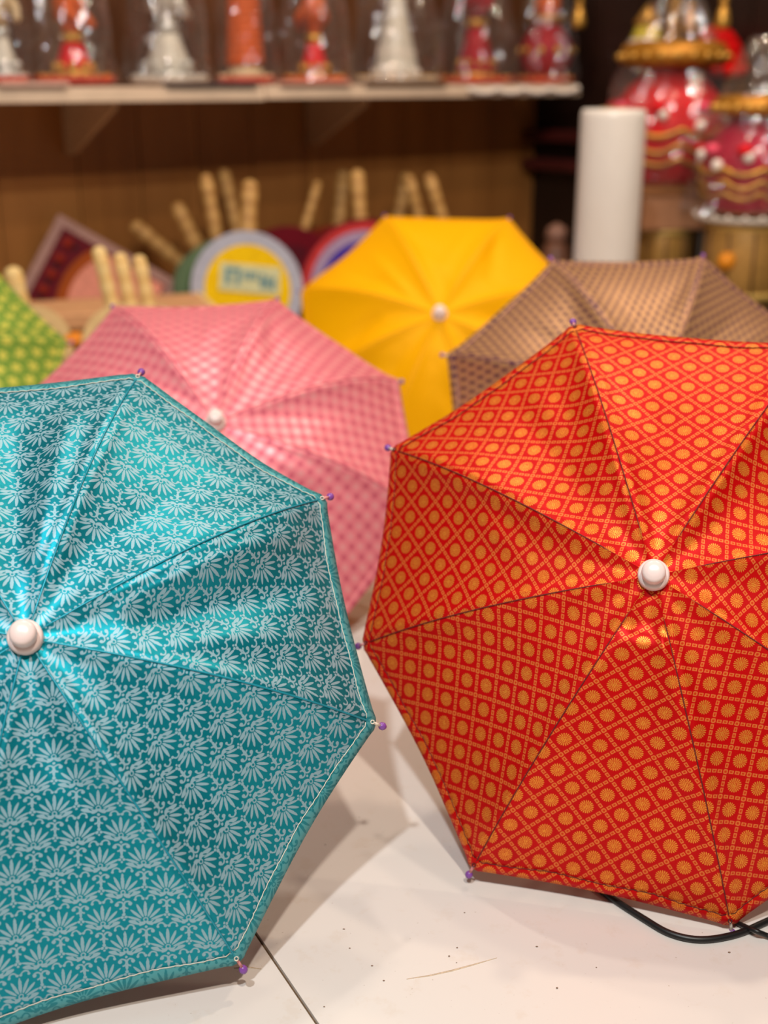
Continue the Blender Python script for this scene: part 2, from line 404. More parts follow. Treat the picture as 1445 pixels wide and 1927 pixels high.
# panel k lies between tips k and k+1; rotations of the cut cloth against the panel's own axis
make_umbrella('teal', teal_m, teal_seam, teal_r, cream_thread, [-35, -153, 175, 10, -10, 170, 172, -15],
    'open turquoise brocade umbrella with silver palmettes, at the front left', 3, wr=1.3,
    folds={0: [((.012, .06), (.045, .17), .0050, .010), ((.0, .07), (.01, .165), -.0048, .010), ((-.010, .06), (-.02, .16), .0040, .009), ((.0, .1), (.0, .19), .0014, .006)],
           2: [((-.01, .05), (-.035, .16), .0046, .008), ((.0, .05), (-.005, .16), -.0036, .009)],
           6: [((.0, .05), (.02, .11), -.0024, .006), ((.0, .14), (-.05, .185), .0012, .006)], 1: [((.02, .16), (-.03, .18), .001, .008)], 7: [((.01, .1), (-.02, .17), .001, .01)]})
make_umbrella('red', red_m, red_seam, red_hem, dark_thread, [0, 3, -4, 0, 2, -3, 0, 4],
    'open red brocade umbrella with gold rosettes in a lattice, at the front right', 11, wr=.9, pleat=(5, .005, .17),
    folds={2: [((.0, .08), (-.04, .16), -.0022, .012), ((.03, .1), (.04, .16), .002, .01)], 3: [((-.02, .06), (-.035, .17), -.002, .013)]}, hemw=.03)
make_umbrella('pink', pink_m, pink_seam, pink_m, pink_thread, [12, 40, 3, -6, 8, -5, 4, 0],
    'open pink checked umbrella behind the turquoise one', 23, wr=1.1)
make_umbrella('yellow', yel_m, yel_seam, yel_m, yel_seam, [0]*8,
    'open plain amber yellow umbrella, farthest back in the middle', 31, wr=1.9)
make_umbrella('purple', pur_m, pur_seam, pur_m, pur_seam, [20, 4, 10, -8, 5, 0, 10, -5],
    'open gold and purple brocade umbrella behind the red one', 41, wr=1.2)
make_umbrella('green', gre_m, gre_seam, gre_m, gre_seam, [10, -5, 0, 8, 0, 5, 0, 0],
    'open green umbrella with yellow flowers at the left edge', 53, wr=1.0)

# ------------------------------------------------------------------ the setting
PHI = radians(40); E1 = Vector((cos(PHI), sin(PHI), 0)); N1 = Vector((sin(PHI), -cos(PHI), 0))     # back wall: along, and out into the room
WA = at(70, 230, 2.10); WA.z = 0
d0 = ray(1005, 300); tt = (WA).dot(N1)/Vector((d0.x, d0.y, 0)).dot(N1); CORNER = Vector((d0.x*tt, d0.y*tt, 0))
E2 = Vector((cos(PHI-pi/2), sin(PHI-pi/2), 0)); N2 = -E1                                            # right wall

def mat_floor():
    g = G('white_laminate'); ob = g.obj()
    n = g.noise(ob, 3.0, 4); sm = g.noise(ob, 45.0, 4, .7); sp = g.noise(ob, 420.0, 1)
    c = g.mix(n, lin(214, 207, 200), lin(223, 217, 211)); c = g.mix(sm.above(.62, .1)*.25, c, lin(206, 190, 172)); c = g.mix(sp.above(.78, .04)*.5, c, lin(150, 128, 108))
    return g.set(c, g.m('MULTIPLY_ADD', n, .15, .22))
floor_m = mat_floor(); grout = plain('seam_dirt', (112, 86, 58), .9, 0, .4, 500)
fl = struct(box('floor', -2.6, 2.2, -.8, 4.2, -.04, -.0022, grout), 'white laminate floor with one dark seam')
a0, a1 = onz(487, 1765), onz(597, 1927); dv = (a1-a0).normalized(); nv = Vector((-dv.y, dv.x, 0)); nv = nv if nv.x > 0 else -nv
def clip(poly, sign):
    out = []
    for i in range(len(poly)):
        P, Q = poly[i], poly[(i+1) % len(poly)]; dp = sign*(P-a0).dot(nv)-.0010; dq = sign*(Q-a0).dot(nv)-.0010
        if dp >= 0: out.append(P)
        if dp*dq < 0: out.append(P.lerp(Q, dp/(dp-dq)))
    return out
rect = [Vector(q) for q in ((-2.6, -.8, 0), (2.2, -.8, 0), (2.2, 4.2, 0), (-2.6, 4.2, 0))]
for sgn in (1, -1):
    pl = clip(rect, sgn); n = len(pl)
    vs = [v for v in pl] + [v-Vector((0, 0, .0022)) for v in pl]
    mesh('slab', vs, [tuple(range(n))]+[tuple(range(2*n-1, n-1, -1))]+[(i, n+i, n+(i+1) % n, (i+1) % n) for i in range(n)], floor_m, fl, smooth=False)
def scratch(px, wid, mat):
    P = [onz(*q) for q in px]; vs, fs = [], []
    for i, q in enumerate(P):
        t = (P[min(i+1, len(P)-1)]-P[max(i-1, 0)]).normalized(); s = Vector((-t.y, t.x, 0))*wid*(sin(pi*(i+.15)/(len(P)-.7))+.1)
        vs += [q+s+Vector((0, 0, .0003)), q-s+Vector((0, 0, .0003)), q-s-Vector((0, 0, .0005)), q+s-Vector((0, 0, .0005))]
    for i in range(len(P)-1):
        for k in range(4): fs.append((4*i+k, 4*i+(k+1) % 4, 4*i+4+(k+1) % 4, 4*i+4+k))
    mesh('scratch', vs, fs, mat, fl)
scr = plain('scratch_brown', (214, 190, 162), .8, 0, .3, 700)
scratch([(765, 1843), (810, 1836), (850, 1827), (890, 1816), (935, 1803)], .0005, scr)
scratch([(440, 1822), (465, 1820), (492, 1824)], .0004, scr)

def mat_wood(name, c0, c1, rough=.45):
    g = G(name); ob = g.obj(); x, y, z = g.xyz(ob)
    oi = g.n('ShaderNodeObjectInfo'); rnd = V(g, oi.outputs['Random'])
    vec = g.vec(x*22.0+rnd*40.0, y*22.0, z*1.6)
    n = g.noise(vec, 1.0, 4, .6); n2 = g.noise(g.vec(x*140.0+rnd*9.0, y*140.0, z*5.0), 1.0, 3, .6)
    f = (n*.7+n2*.3+(rnd-.5)*.25)
    return g.set(g.mix(f.above(.5, .5), lin(*c0), lin(*c1)), rough)
wood = mat_wood('brown_wood', (138, 86, 38), (172, 114, 56))
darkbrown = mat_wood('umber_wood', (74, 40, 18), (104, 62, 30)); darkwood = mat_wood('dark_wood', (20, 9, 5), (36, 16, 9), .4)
joint = plain('dark_joint_wood', (26, 14, 7), .8, 0, .2)  # dark backing wood that shows in the gaps between planks
ANG1 = atan2(E1.y, E1.x); ANG2 = atan2(E2.y, E2.x)
L1 = (CORNER-WA).dot(E1); HGT = 1.55
wb = struct(box('wall_back', -1.5, L1+.02, .012, .06, 0, HGT, joint), 'brown wooden plank wall behind the fans'); wb.location = WA; wb.rotation_euler = (0, 0, ANG1)
x = -1.5
while x < L1-.01:
    wd = random.choice((.118, .132, .145)); x1 = min(L1, x+wd)
    box('plank', x+.0012, x1-.0012, 0, .0125, 0, .468, wood, wb, .0015); box('plank', x+.0012, x1-.0012, 0, .0125, .470, HGT, darkbrown, wb, .0015); x = x1
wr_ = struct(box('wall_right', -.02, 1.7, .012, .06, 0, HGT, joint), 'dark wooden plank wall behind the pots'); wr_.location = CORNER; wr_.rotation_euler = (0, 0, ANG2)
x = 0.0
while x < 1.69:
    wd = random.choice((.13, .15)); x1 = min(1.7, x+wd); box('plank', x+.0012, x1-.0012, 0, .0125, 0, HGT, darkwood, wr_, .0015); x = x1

# wall shelf with brackets
shelf_m = plain('cream_shelf_board', (206, 178, 156), .45, 0, .12, 18); edge_m = plain('shelf_edging', (222, 196, 170), .5, 0, .12, 25)
brk_m = plain('taupe_bracket', (196, 158, 120), .5, .1, .1)
SH_TOP, SH_D = .4745, .20
def wallx(px, off, py=165): q = onplane(px, py, WA+N1*off, N1); return (q-WA).dot(E1)
sh = empty('wall_shelf', WA, (0, 0, ANG1)); tag(sh, 'cream wall shelf on brackets holding the wrapped figures', 'shelf')
xm = wallx(497, SH_D); xe = wallx(1088, SH_D)
xe = min(xe, L1-.012)
for (xa, xb, dz) in ((-1.45, xm-.002, 0), (xm+.002, xe, .002)):
    b = box('board', xa, xb, -SH_D, -.001, SH_TOP-.020+dz, SH_TOP+dz, shelf_m, sh, .001)
    box('edging', xa, xb, -SH_D-.004, -SH_D, SH_TOP-.022+dz, SH_TOP-.003+dz, edge_m, b, .001)
for px in (215, 690):
    bx = wallx(px, SH_D-.02); t_ = .004
    vs = []
    for xx in (bx-t_, bx+t_):
        vs += [(xx, -.002, SH_TOP-.021), (xx, -SH_D+.02, SH_TOP-.021), (xx, -SH_D+.02, SH_TOP-.031), (xx, -.03, SH_TOP-.105), (xx, -.002, SH_TOP-.108)]
    mesh('bracket', vs, [(0, 1, 2, 3, 4), (9, 8, 7, 6, 5)]+[(i, 5+i, 5+(i+1) % 5, (i+1) % 5) for i in range(5)], brk_m, sh, smooth=False)
bx = wallx(215, SH_D-.02)-.62
mesh('bracket', [(p[0]-wallx(690, SH_D-.02)+bx, p[1], p[2]) for p in vs], [(0, 1, 2, 3, 4), (9, 8, 7, 6, 5)]+[(i, 5+i, 5+(i+1) % 5, (i+1) % 5) for i in range(5)], brk_m, sh, smooth=False)

# ------------------------------------------------------------------ wrapped figures on the shelf
def mat_cello():
    g = G('clear_cellophane'); ob = g.obj()
    gl = g.n('ShaderNodeBsdfGlossy'); gl.inputs['Roughness'].default_value = .10; gl.inputs['Color'].default_value = (.95, .93, .9, 1)
    tr = g.n('ShaderNodeBsdfTransparent'); tr.inputs[0].default_value = (.97, .96, .95, 1)
    df = g.n('ShaderNodeBsdfDiffuse'); df.inputs[0].default_value = (.8, .77, .74, 1)
    b = g.n('ShaderNodeBump'); b.inputs['Distance'].default_value = .008; b.inputs['Strength'].default_value = .7
    g.plug(g.noise(ob, 38.0, 3), b.inputs['Height'])
    g.nt.links.new(b.outputs[0], gl.inputs['Normal'])
    lw = g.n('ShaderNodeLayerWeight'); lw.inputs[0].default_value = .25
    fac = g.m('MULTIPLY_ADD', V(g, lw.outputs[1]), .42, .07, clamp=True)
    m0 = g.n('ShaderNodeMixShader'); m0.inputs[0].default_value = .02; g.nt.links.new(tr.outputs[0], m0.inputs[1]); g.nt.links.new(df.outputs[0], m0.inputs[2])
    m1 = g.n('ShaderNodeMixShader'); g.plug(fac, m1.inputs[0]); g.nt.links.new(m0.outputs[0], m1.inputs[1]); g.nt.links.new(gl.outputs[0], m1.inputs[2])
    g.nt.links.new(m1.outputs[0], g.out.inputs[0]); return g.mat
cello = mat_cello()
gold = plain('gold_trim', (214, 160, 70), .35, .6, .2, 120); silver = plain('silver_trim', (214, 212, 206), .3, .6, .15, 150)
pearl = plain('pearl_bead', (240, 226, 214), .25, 0, .05)
def cloth(name, rgb, rough=.45, metal=.1): return plain(name, rgb, rough, metal, .2, 140, Specular_IOR_Level=.15)
def wrap_d(r0, hgt, seed, seg=44, top=.012, rows=22, zb=.002):
    vs, fs = [], []
    for j in range(rows+1):
        t = j/rows; r = r0*(1-t)**.75*(1+.15*sin(pi*t)) + top*t + .004
        for i in range(seg):
            a = 2*pi*i/seg; rr = r*(1+.16*noise.noise(Vector((cos(a)*2.6, sin(a)*2.6, t*3+seed)))+.06*sin(a*9+seed+t*4)+.08*noise.noise(Vector((cos(a)*7, sin(a)*7, t*9+seed))))
            vs.append((rr*cos(a), rr*sin(a), zb+hgt*t))
    for j in range(rows):
        for i in range(seg): k = (i+1) % seg; fs.append((j*seg+i, j*seg+k, (j+1)*seg+k, (j+1)*seg+i))
    return vs, fs
def figure(px, tray_px, label, tray_c, skirt_c, band_c, top_c, skirt_w, skirt_h, style, seed, off=.10):
    q = onplane(px, 140, WA+N1*off, N1); depth = (q-ORG).dot(FWD); k = depth/F_PX
    root = empty('wrapped_figure', (q.x, q.y, SH_TOP+.0022)); root.rotation_euler = (0, 0, seed*.7)
    tag(root, label, 'figurine', 'wrapped figures on the wall shelf')
    r = tray_px*k/2
    lathe('tray', [(r*.75, 0), (r*.95, .004), (r, .011), (r*.99, .0135), (r*.9, .011), (.001, .009)], tray_c, root, 36)
    v, f = join([ball_d((r*.84*cos(a), r*.84*sin(a), .0125), .0055, 8) for a in [2*pi*i/16 for i in range(16)]])
    mesh('tray_beads', v, f, band_c, root)
    sw, sh_ = skirt_w*k/2, skirt_h*k
    if style in ('doll', 'cone'):
        prof = [(sw, .012), (sw*1.0, .018), (sw*.82, .012+sh_*.35), (sw*.6, .012+sh_*.7), (sw*.45, .012+sh_)]
        vs, fs = lathe_d(prof, 40); vs = [(x*(1+.06*cos(12*atan2(y, x))), y*(1+.06*cos(12*atan2(y, x))), z) for x, y, z in vs]
        sk = mesh('skirt', vs, fs, skirt_c, root)
        lathe('skirt_border', [(sw*1.07, .0125), (sw*1.09, .016), (sw*1.04, .024), (sw*1.0, .022)], band_c, sk, 40)
        v, f = join([ball_d((sw*.86*cos(a), sw*.86*sin(a), .012+sh_*.3), .007, 8) for a in [2*pi*i/9 for i in range(9)]]); mesh('skirt_beads', v, f, band_c, sk)
        lathe('waist_band', [(sw*.46, .010+sh_), (sw*.56, .014+sh_), (sw*.56, .012+sh_+.012), (sw*.44, .012+sh_+.014)], band_c, root, 28)
        z = .024+sh_
        lathe('bodice', [(sw*.42, z), (sw*.5, z+.02), (sw*.62, z+.045), (sw*.45, z+.06), (sw*.22, z+.066), (sw*.2, z+.08)], top_c, root, 28)
        ball('head', (0, 0, z+.1), .02, gold, root, 14)
        lathe('veil', [(sw*.75, z+.02), (sw*.8, z+.05), (sw*.5, z+.115), (.002, z+.132)], top_c, root, 28)
        for s_ in (-1, 1): tube('arm', [(s_*sw*.5, 0, z+.05), (s_*sw*.95, -.01, z+.03), (s_*sw*.6, -.03, z+.012)], [.008, .007, .006], top_c, root, 8)
    elif style == 'spiral':
        lathe('figure_base', [(sw*1.1, .012), (sw*1.15, .02), (sw*.9, .03), (sw*.6, .034)], band_c, root, 32)
        parts = []
        for i in range(12): parts.append(tube_d([(cos(a)*sw*(.92-.02*i), sin(a)*sw*(.92-.02*i), .036+i*.0115+.0115*a/(2*pi)) for a in [2*pi*j/20 for j in range(21)]], .0078, 7))
        v, f = join(parts); mesh('coiled_body', v, f, skirt_c, root)
        lathe('core', [(sw*.85, .03), (sw*.85, .1), (sw*.65, .17), (.002, .19)], top_c, root, 24)
    elif style == 'tower':
        lathe('glitter_cone', [(sw, .012), (sw*.9, .03), (sw*.62, .09), (sw*.35, .15), (.003, .2)], skirt_c, root, 32)
        v, f = join([ball_d((sw*.95*(1-.28*j)*cos(a), sw*.95*(1-.28*j)*sin(a), .022+.035*j), .006, 8) for j in range(3) for a in [2*pi*i/14+j*.2 for i in range(14)]]); mesh('pearl_rows', v, f, pearl, root)
        tube('post', [(-sw*1.05, -.03, .012), (-sw*1.05, -.03, .17)], .0075, band_c, root, 12)
        ball('post_knob', (-sw*1.05, -.03, .175), .012, band_c, root)
    elif style == 'pot':
        lathe('pot_body', [(sw*.45, .012), (sw*.8, .022), (sw, .055), (sw*.95, .08), (sw*.65, .105), (sw*.5, .115), (sw*.7, .13), (.002, .132)], skirt_c, root, 36)
        v, f = join([ball_d((sw*.98*cos(a), sw*.98*sin(a), .066), .008, 8) for a in [2*pi*i/10 for i in range(10)]]); mesh('pot_beads', v, f, band_c, root)
        lathe('pot_rim', [(sw*.52, .116), (sw*.72, .126), (sw*.74, .134), (sw*.5, .134)], band_c, root, 30)
        ball('pot_top', (0, 0, .155), .028, top_c, root)
    v, f = wrap_d(r*.97, .29, seed); mesh('cellophane_wrap', v, f, cello, root, smooth=False)
    return root
c_red, c_crim, c_or = cloth('red_satin', (226, 26, 36)), cloth('crimson_satin', (168, 14, 34)), cloth('orange_satin', (226, 104, 44))
c_wht, c_cream, c_trayred = cloth('white_satin', (226, 218, 204)), cloth('cream_satin', (226, 200, 160)), plain('red_tray', (214, 62, 34), .35, 0, .15, 60)
c_traywht = plain('white_tray', (214, 200, 184), .4, 0, .1, 60)
figure(8, 92, 'wrapped figure on a red tray at the left end of the shelf', c_trayred, c_wht, silver, c_cream, 60, 70, 'doll', 1)
figure(140, 150, 'red skirted doll with gold waist wrapped in cellophane on a red tray', c_trayred, c_red, gold, c_or, 78, 62, 'doll', 2)
figure(318, 150, 'white skirted doll wrapped in cellophane on a white tray', c_traywht, c_wht, silver, c_wht, 92, 80, 'doll', 3)
figure(462, 110, 'orange coiled figure wrapped on a red tray between the white and red dolls', c_trayred, c_or, c_cream, c_or, 62, 110, 'spiral', 4)
figure(592, 125, 'slim red doll with gold waist wrapped on a red tray, middle of the shelf', c_trayred, c_red, gold, c_or, 58, 62, 'doll', 5)
figure(745, 165, 'silver white glitter cone beside a gold post on a white tray', c_traywht, c_wht, gold, c_wht, 90, 110, 'tower', 6)
figure(895, 150, 'crimson and gold doll in a cellophane cone on a red tray', c_trayred, c_crim, gold, c_crim, 76, 90, 'doll', 8)
figure(1025, 115, 'dark red pot with gold beads at the right end of the wall shelf', c_trayred, c_crim, gold, c_or, 100, 90, 'pot', 9)

for px, wpx, c_, lb in ((60, 130, (214, 176, 160), 'flat pink packet at the front of the shelf below the red doll'), (395, 170, (86, 74, 74), 'flat dark grey packet at the front of the shelf below the white doll'), (590, 130, (206, 150, 130), 'flat salmon packet at the front of the shelf below the slim red doll'), (760, 150, (120, 84, 54), 'flat brown packet at the front of the shelf below the glitter cone')):
    x0 = wallx(px-wpx/2, SH_D); x1 = wallx(px+wpx/2, SH_D); dz = .0 if px < 490 else .002
    pk = tag(box('flat_packet', x0, x1, -SH_D-.012, -SH_D+.010, SH_TOP+dz+.0002, SH_TOP+dz+.007, cloth('packet_%d' % px, c_), None, .002), lb, 'packet', 'flat packets on the wall shelf'); pk.location = WA; pk.rotation_euler = (0, 0, ANG1)
gp = [Vector((wallx(880+200*i/24, SH_D), -SH_D-.008, SH_TOP-.006-.006*abs(sin(i*pi/6)))) for i in range(25)]
pg = empty('pearl_garland', WA, (0, 0, ANG1)); tag(pg, 'string of white pearls along the right end of the shelf edge', 'garland')
tube('string', gp, .0012, pearl, pg, 6); v, f = join([ball_d(q, .0062, 8) for q in gp]); mesh('pearls', v, f, pearl, pg)

# ------------------------------------------------------------------ bamboo fans against the wall
def mat_bamboo(name, c0, c1):
    g = G(name); x, y, z = g.xyz(g.obj())
    st = ((z*260.0).sin()*.5+.5)*.4 + g.noise(g.vec(x*200.0, y*200.0, z*60.0), 1.0, 3)*.6
    return g.set(g.mix(st, lin(*c0), lin(*c1)), .55)
bamboo = mat_bamboo('bamboo', (150, 100, 44), (210, 164, 94)); bamboo_p = mat_bamboo('pale_bamboo', (214, 166, 92), (246, 216, 150))
straw = plain('woven_straw', (222, 186, 128), .7, 0, .15, 90)
def fan(px, py, Y, rad, end, label, rings, lean=12, yaw=22, hm=bamboo, hw=.011, square=None, decor=None):
    """blade centre at pixel and distance; the handle runs behind the blade to the pixel end"""
    c = at(px, py, Y); yw = radians(yaw)
    base = Matrix.Rotation(yw, 4, 'Z') @ Matrix.Rotation(-radians(lean), 4, 'X')
    q = base.inverted() @ (onplane(end[0], end[1], c, base.to_3x3() @ Vector((0, 1, 0))) - c)
    ang = radians(square) if square is not None else atan2(-q.x, q.z)
    hl = rad*.5 if square is not None else sqrt(q.x**2+q.z**2)
    root = empty('hand_fan', c); root.rotation_euler = (base @ Matrix.Rotation(-ang, 4, 'Y')).to_euler()
    tag(root, label, 'fan', 'bamboo handled hand fans by the wall')
    def disc(name, r, y0, y1, m, par, r_in=None):
        n = 48; vs, fs = [], []
        if square is not None: pts = [(r*max(-1, min(1, 1.0*sx)), r*sz) for sx, sz in ((-1, -1), (1, -1), (1, 1), (-1, 1))]; n = 4
        else: pts = [(r*cos(2*pi*i/n), r*sin(2*pi*i/n)) for i in range(n)]
        vs = [(x, y0, z) for x, z in pts]+[(x, y1, z) for x, z in pts]
        fs = [tuple(range(n)), tuple(range(2*n-1, n-1, -1))]+[(i, (i+1) % n, n+(i+1) % n, n+i) for i in range(n)]
        return mesh(name, vs, fs, m, par, smooth=False)
    bl = disc('blade', rad, -.002, .002, rings[0], root)
    for i, m in enumerate(rings[1:]): disc('field', rad*m[1], -.0026-.0006*(i+1), -.002, m[0], bl)
    if decor: decor(bl, rad)
    n = 13
    v, f = tube_d([(0, hw+.003, -rad*.3+(rad*.3+hl)*i/n) for i in range(n+1)], [hw*(1+.10*(i % 3 == 0)) for i in range(n+1)], 10)
    mesh('handle', v, f, hm, root)
    ball('handle_end', (0, hw+.003, hl), hw*1.05, hm, root)
    return root
grey_c, ylw_c, mar_c, red_c, blue_c = cloth('grey_lilac_cloth', (176, 176, 190)), cloth('bright_yellow_cloth', (252, 196, 8)), cloth('maroon_cloth', (104, 8, 26)), cloth('brick_red_cloth', (190, 56, 56)), cloth('ultramarine_cloth', (52, 28, 150))
lil_c, grn_c, pk_c, or_c, blk_c = cloth('lilac_cloth', (164, 140, 170)), cloth('sage_cloth', (96, 116, 84)), cloth('salmon_cloth', (236, 150, 126)), cloth('rust_cloth', (168, 76, 16)), cloth('black_cloth', (34, 14, 24))
mauve_c = cloth('mauve_cloth', (176, 134, 122))
def sign(bl, rad):
    pale, teal_c = cloth('pale_print', (208, 206, 160)), cloth('teal_print', (96, 140, 150))
    b = box('emblem', -rad*.52, rad*.56, -.0052, -.004, -.005, rad*.42, pale, bl)
    for i, (x0, x1, z0, z1) in enumerate(((-.42, -.33, .06, .34), (-.33, -.24, .28, .34), (-.24, -.16, .06, .34), (-.11, -.05, .17, .30), (-.03, .02, .17, .30), (.04, .09, .17, .30), (.11, .15, .17, .30), (.20, .27, .04, .28), (.29, .34, .04, .25), (.36, .40, .04, .25), (.42, .47, .02, .24))):
        box('printed_stroke', rad*x0, rad*x1, -.0058, -.0052, rad*z0, rad*z1, teal_c, b)
def sqdecor(bl, rad):
    n = 40
    def arc(name, r, y0, y1, m):
        lim = rad*.83; cl = lambda a: max(-lim, min(lim, a))
        pts = [(cl(rad*.46+r*cos(2*pi*i/n)), cl(rad*.2+r*sin(2*pi*i/n))) for i in range(n)]; k = len(pts)
        vs = [(x, y0, z) for x, z in pts]+[(x, y1, z) for x, z in pts]
        return mesh(name, vs, [tuple(range(k)), tuple(range(2*k-1, k-1, -1))]+[(i, (i+1) % k, k+(i+1) % k, k+i) for i in range(k)], m, bl, smooth=False)
    arc('painted_ring', rad*1.0, -.0044, -.003, or_c); arc('painted_disc', rad*.84, -.0052, -.004, pk_c)
    for i in range(6):
        for (x, z) in ((-rad*.70, rad*(.68-.26*i)),):
            v, f = lathe_d([(rad*.085, 0), (rad*.085, .0012)], 14); mesh('painted_dot', [(x+a, -.0044-c_, z+b_) for a, b_, c_ in v], f, cloth('dot_red', (150, 44, 30)), bl)
            mesh('painted_diamond', [(x+.13*rad*(1 if z == rad*.68 else 0)+dx*rad*.05, yy, z-.13*rad*(0 if z == rad*.68 else 1)+dz*rad*.05) for yy in (-.0046, -.003) for dx, dz in ((1, 0), (0, 1), (-1, 0), (0, -1))], [(0, 1, 2, 3), (7, 6, 5, 4)]+[(i_, (i_+1) % 4, 4+(i_+1) % 4, 4+i_) for i_ in range(4)], blk_c, bl, smooth=False)
fan(466, 545, 2.00, .094, (475, 352), 'round yellow fan with a grey rim and teal print', [grey_c, (ylw_c, .77)], hw=.0135, decor=sign)
fan(430, 548, 2.06, .088, (392, 338), 'round sage green fan partly behind the yellow one', [grn_c, (cloth('moss_cloth', (70, 96, 60)), .8)])
fan(418, 552, 2.10, .085, (340, 393), 'round sage fan with its handle leaning left', [grn_c], hw=.0125)
fan(408, 545, 2.14, .078, (262, 428), 'round fan whose handle leans farthest left toward the square fan', [grn_c], hw=.0125)
fan(475, 545, 2.18, .088, (426, 328), 'round fan with the tallest handle behind the yellow one', [mar_c])
fan(545, 540, 2.22, .108, (600, 348), 'round maroon fan between the yellow and the blue fan', [mar_c, (cloth('plum_cloth', (84, 16, 30)), .7)], hw=.008)
fan(692, 552, 2.10, .126, (678, 330), 'round fan with blue centre and lilac and red rings', [mar_c, (red_c, .95), (lil_c, .84), (blue_c, .70)], hw=.012)
fan(632, 545, 2.38, .122, (651, 332), 'round rust red fan standing behind the blue fan', [cloth('rust_red_cloth', (140, 44, 26))], hw=.013)
fan(730, 545, 2.46, .108, (770, 336), 'round fan behind the amber umbrella, handle leaning right', [red_c], lean=8, hw=.0125)
fan(830, 545, 2.35, .108, (776, 340), 'round fan behind the amber umbrella, handle leaning left', [mar_c], lean=8)
fan(880, 545, 2.24, .10, (815, 338), 'round fan behind the amber umbrella, farthest right', [grey_c], lean=8)
fan(168, 578, 2.06, .112, (200, 700), 'square maroon fan with a salmon disc, behind the straw mats', [mauve_c, (mar_c, .86)], yaw=22, square=-33, decor=sqdecor)
for i, (px, py, e) in enumerate(((232, 650, (190, 478)), (264, 650, (230, 490)), (298, 650, (266, 494)))):
    fan(px, py, 1.62+.03*i, .055, e, 'pale bamboo handle of a small fan behind the pink umbrella, ' + ('left', 'middle', 'right')[i] + ' one of three', [straw], lean=6, hm=bamboo_p, hw=.0095)
fan(60, 650, 1.66, .055, (28, 520), 'pale bamboo fan handle rising behind the green umbrella', [straw], lean=6, hm=bamboo_p, hw=.0125)

# straw mats under the square fan
for i in range(6):
    q = at(200, 600, 1.86); rt = empty('straw_mat', (q.x+random.uniform(-.01, .01), q.y+random.uniform(-.01, .01), .0275*i), (0, 0, radians(20+random.uniform(-4, 4))))
    tag(rt, ('bottom', 'second', 'third', 'fourth', 'fifth', 'topmost')[i] + (' straw mat from the bottom of the pile beside the green umbrella' if i else ' straw mat of the pile beside the green umbrella') if i < 5 else 'topmost straw mat of the pile under the square fan', 'mat', 'straw mats in the pile')
    m = (straw, plain('tan_straw', (206, 150, 102), .7, 0, .15, 90))[i % 2]
    for j in range(5): box('straw_band', -.15, .15, -.06+.026*j, -.036+.026*j, .0, .0255, m, rt, .004)
    for s_ in (-1, 1): box('bound_edge', s_*.146-.006, s_*.146+.006, -.062, .07, 0, .0265, bamboo_p, rt, .003)

# ------------------------------------------------------------------ right hand display: rack, pots, drums, film roll
rk = empty('display_rack', CORNER, (0, 0, ANG2)); tag(rk, 'low dark wooden rack along the right wall under the pots', 'rack')
RZ = .135; RD = .42
box('rack_board', .30, 1.2, -RD, -.004, RZ-.02, RZ, darkwood, rk, .002)
for x in (.33, .7, 1.16):
    for y in (-RD+.03, -.03): box('rack_leg', x-.015, x+.015, y-.015, y+.015, 0, RZ-.02, darkwood, rk, .002)
for z, lb in ((.30, 'brown lower rail on the dark wall beside the film roll'), (.36, 'oxblood upper rail on the dark wall beside the film roll')):
    br = tag(box('wall_rail', .01, .22, -.05, -.001, z, z+.022, plain('oxblood_rail', (70, 14, 12), .5, 0, .2), None, .002), lb, 'rail'); br.location = CORNER; br.rotation_euler = (0, 0, ANG2)

fr = at(1139, 480, 1.95); fr.z = 0
rl = empty('film_roll', fr); tag(rl, 'tall white roll of plastic film standing behind the purple umbrella', 'roll')
def mat_film():
    g = G('milky_film'); x, y, z = g.xyz(g.obj()); n = g.noise(g.vec(x*8.0, y*8.0, z*5.0), 1.0, 3); n2 = g.noise(g.vec(x*30.0, y*30.0, z*9.0), 1.0, 2)
    g.bump(n2, .004, .6); return g.set(g.mix(n, lin(226, 214, 202), lin(240, 232, 224)), .28)
film = mat_film(); rr_ = .0495
zt = at(1139, 205, 1.95).z
lathe('film', [(rr_*.98, 0), (rr_, .004), (rr_, zt-.012), (rr_*.985, zt-.004), (rr_*.93, zt), (.022, zt), (.022, zt-.03)], film, rl, 48)
lathe('core_tube', [(.018, .001), (.021, .001), (.021, zt+.002), (.018, zt+.002), (.018, zt-.02)], plain('cardboard', (176, 140, 100), .8), rl, 28)

def rackpt(px, py, off=.20): q = onplane(px, py, CORNER+N2*off, N2); return q
def drum(px, wpx, z0, z1, label, dot=False, off=.20):
    q = rackpt(px, 440, off); k = (q-ORG).dot(FWD)/F_PX; r = wpx*k/2
    rt = empty('woven_drum', (q.x, q.y, z0)); tag(rt, label, 'basket', 'gold woven drums on the rack'); h = z1-z0
    m = plain('gold_weave', (196, 146, 72), .5, .25, .25, 160)
    lathe('drum_wall', [(r*.96, 0), (r, .004), (r, h-.004), (r*.97, h), (.001, h)], m, rt, 40)
    for z in (.006, h-.01): lathe('rim_band', [(r*1.0, z), (r*1.035, z+.002), (r*1.035, z+.010), (r, z+.012)], plain('pale_gold_band', (218, 178, 96), .4, .3, .15), rt, 40)
    for a in range(10):
        t = 2*pi*a/10+.25; tube('lacing', [(r*1.01*cos(t), r*1.01*sin(t), .012), (r*1.01*cos(t), r*1.01*sin(t), h-.012)], .0022, plain('dark_lacing', (110, 72, 34), .6), rt, 6)
    if dot:
        d = Vector((-q.x, -q.y, 0)).normalized(); a0_ = atan2(d.y, d.x)-.42
        ball('flower', (r*1.02*cos(a0_), r*1.02*sin(a0_), h*.55), .0145, plain('orange_flower', (250, 150, 10), .5), rt, 14, (1, 1, 1))
    return q, r
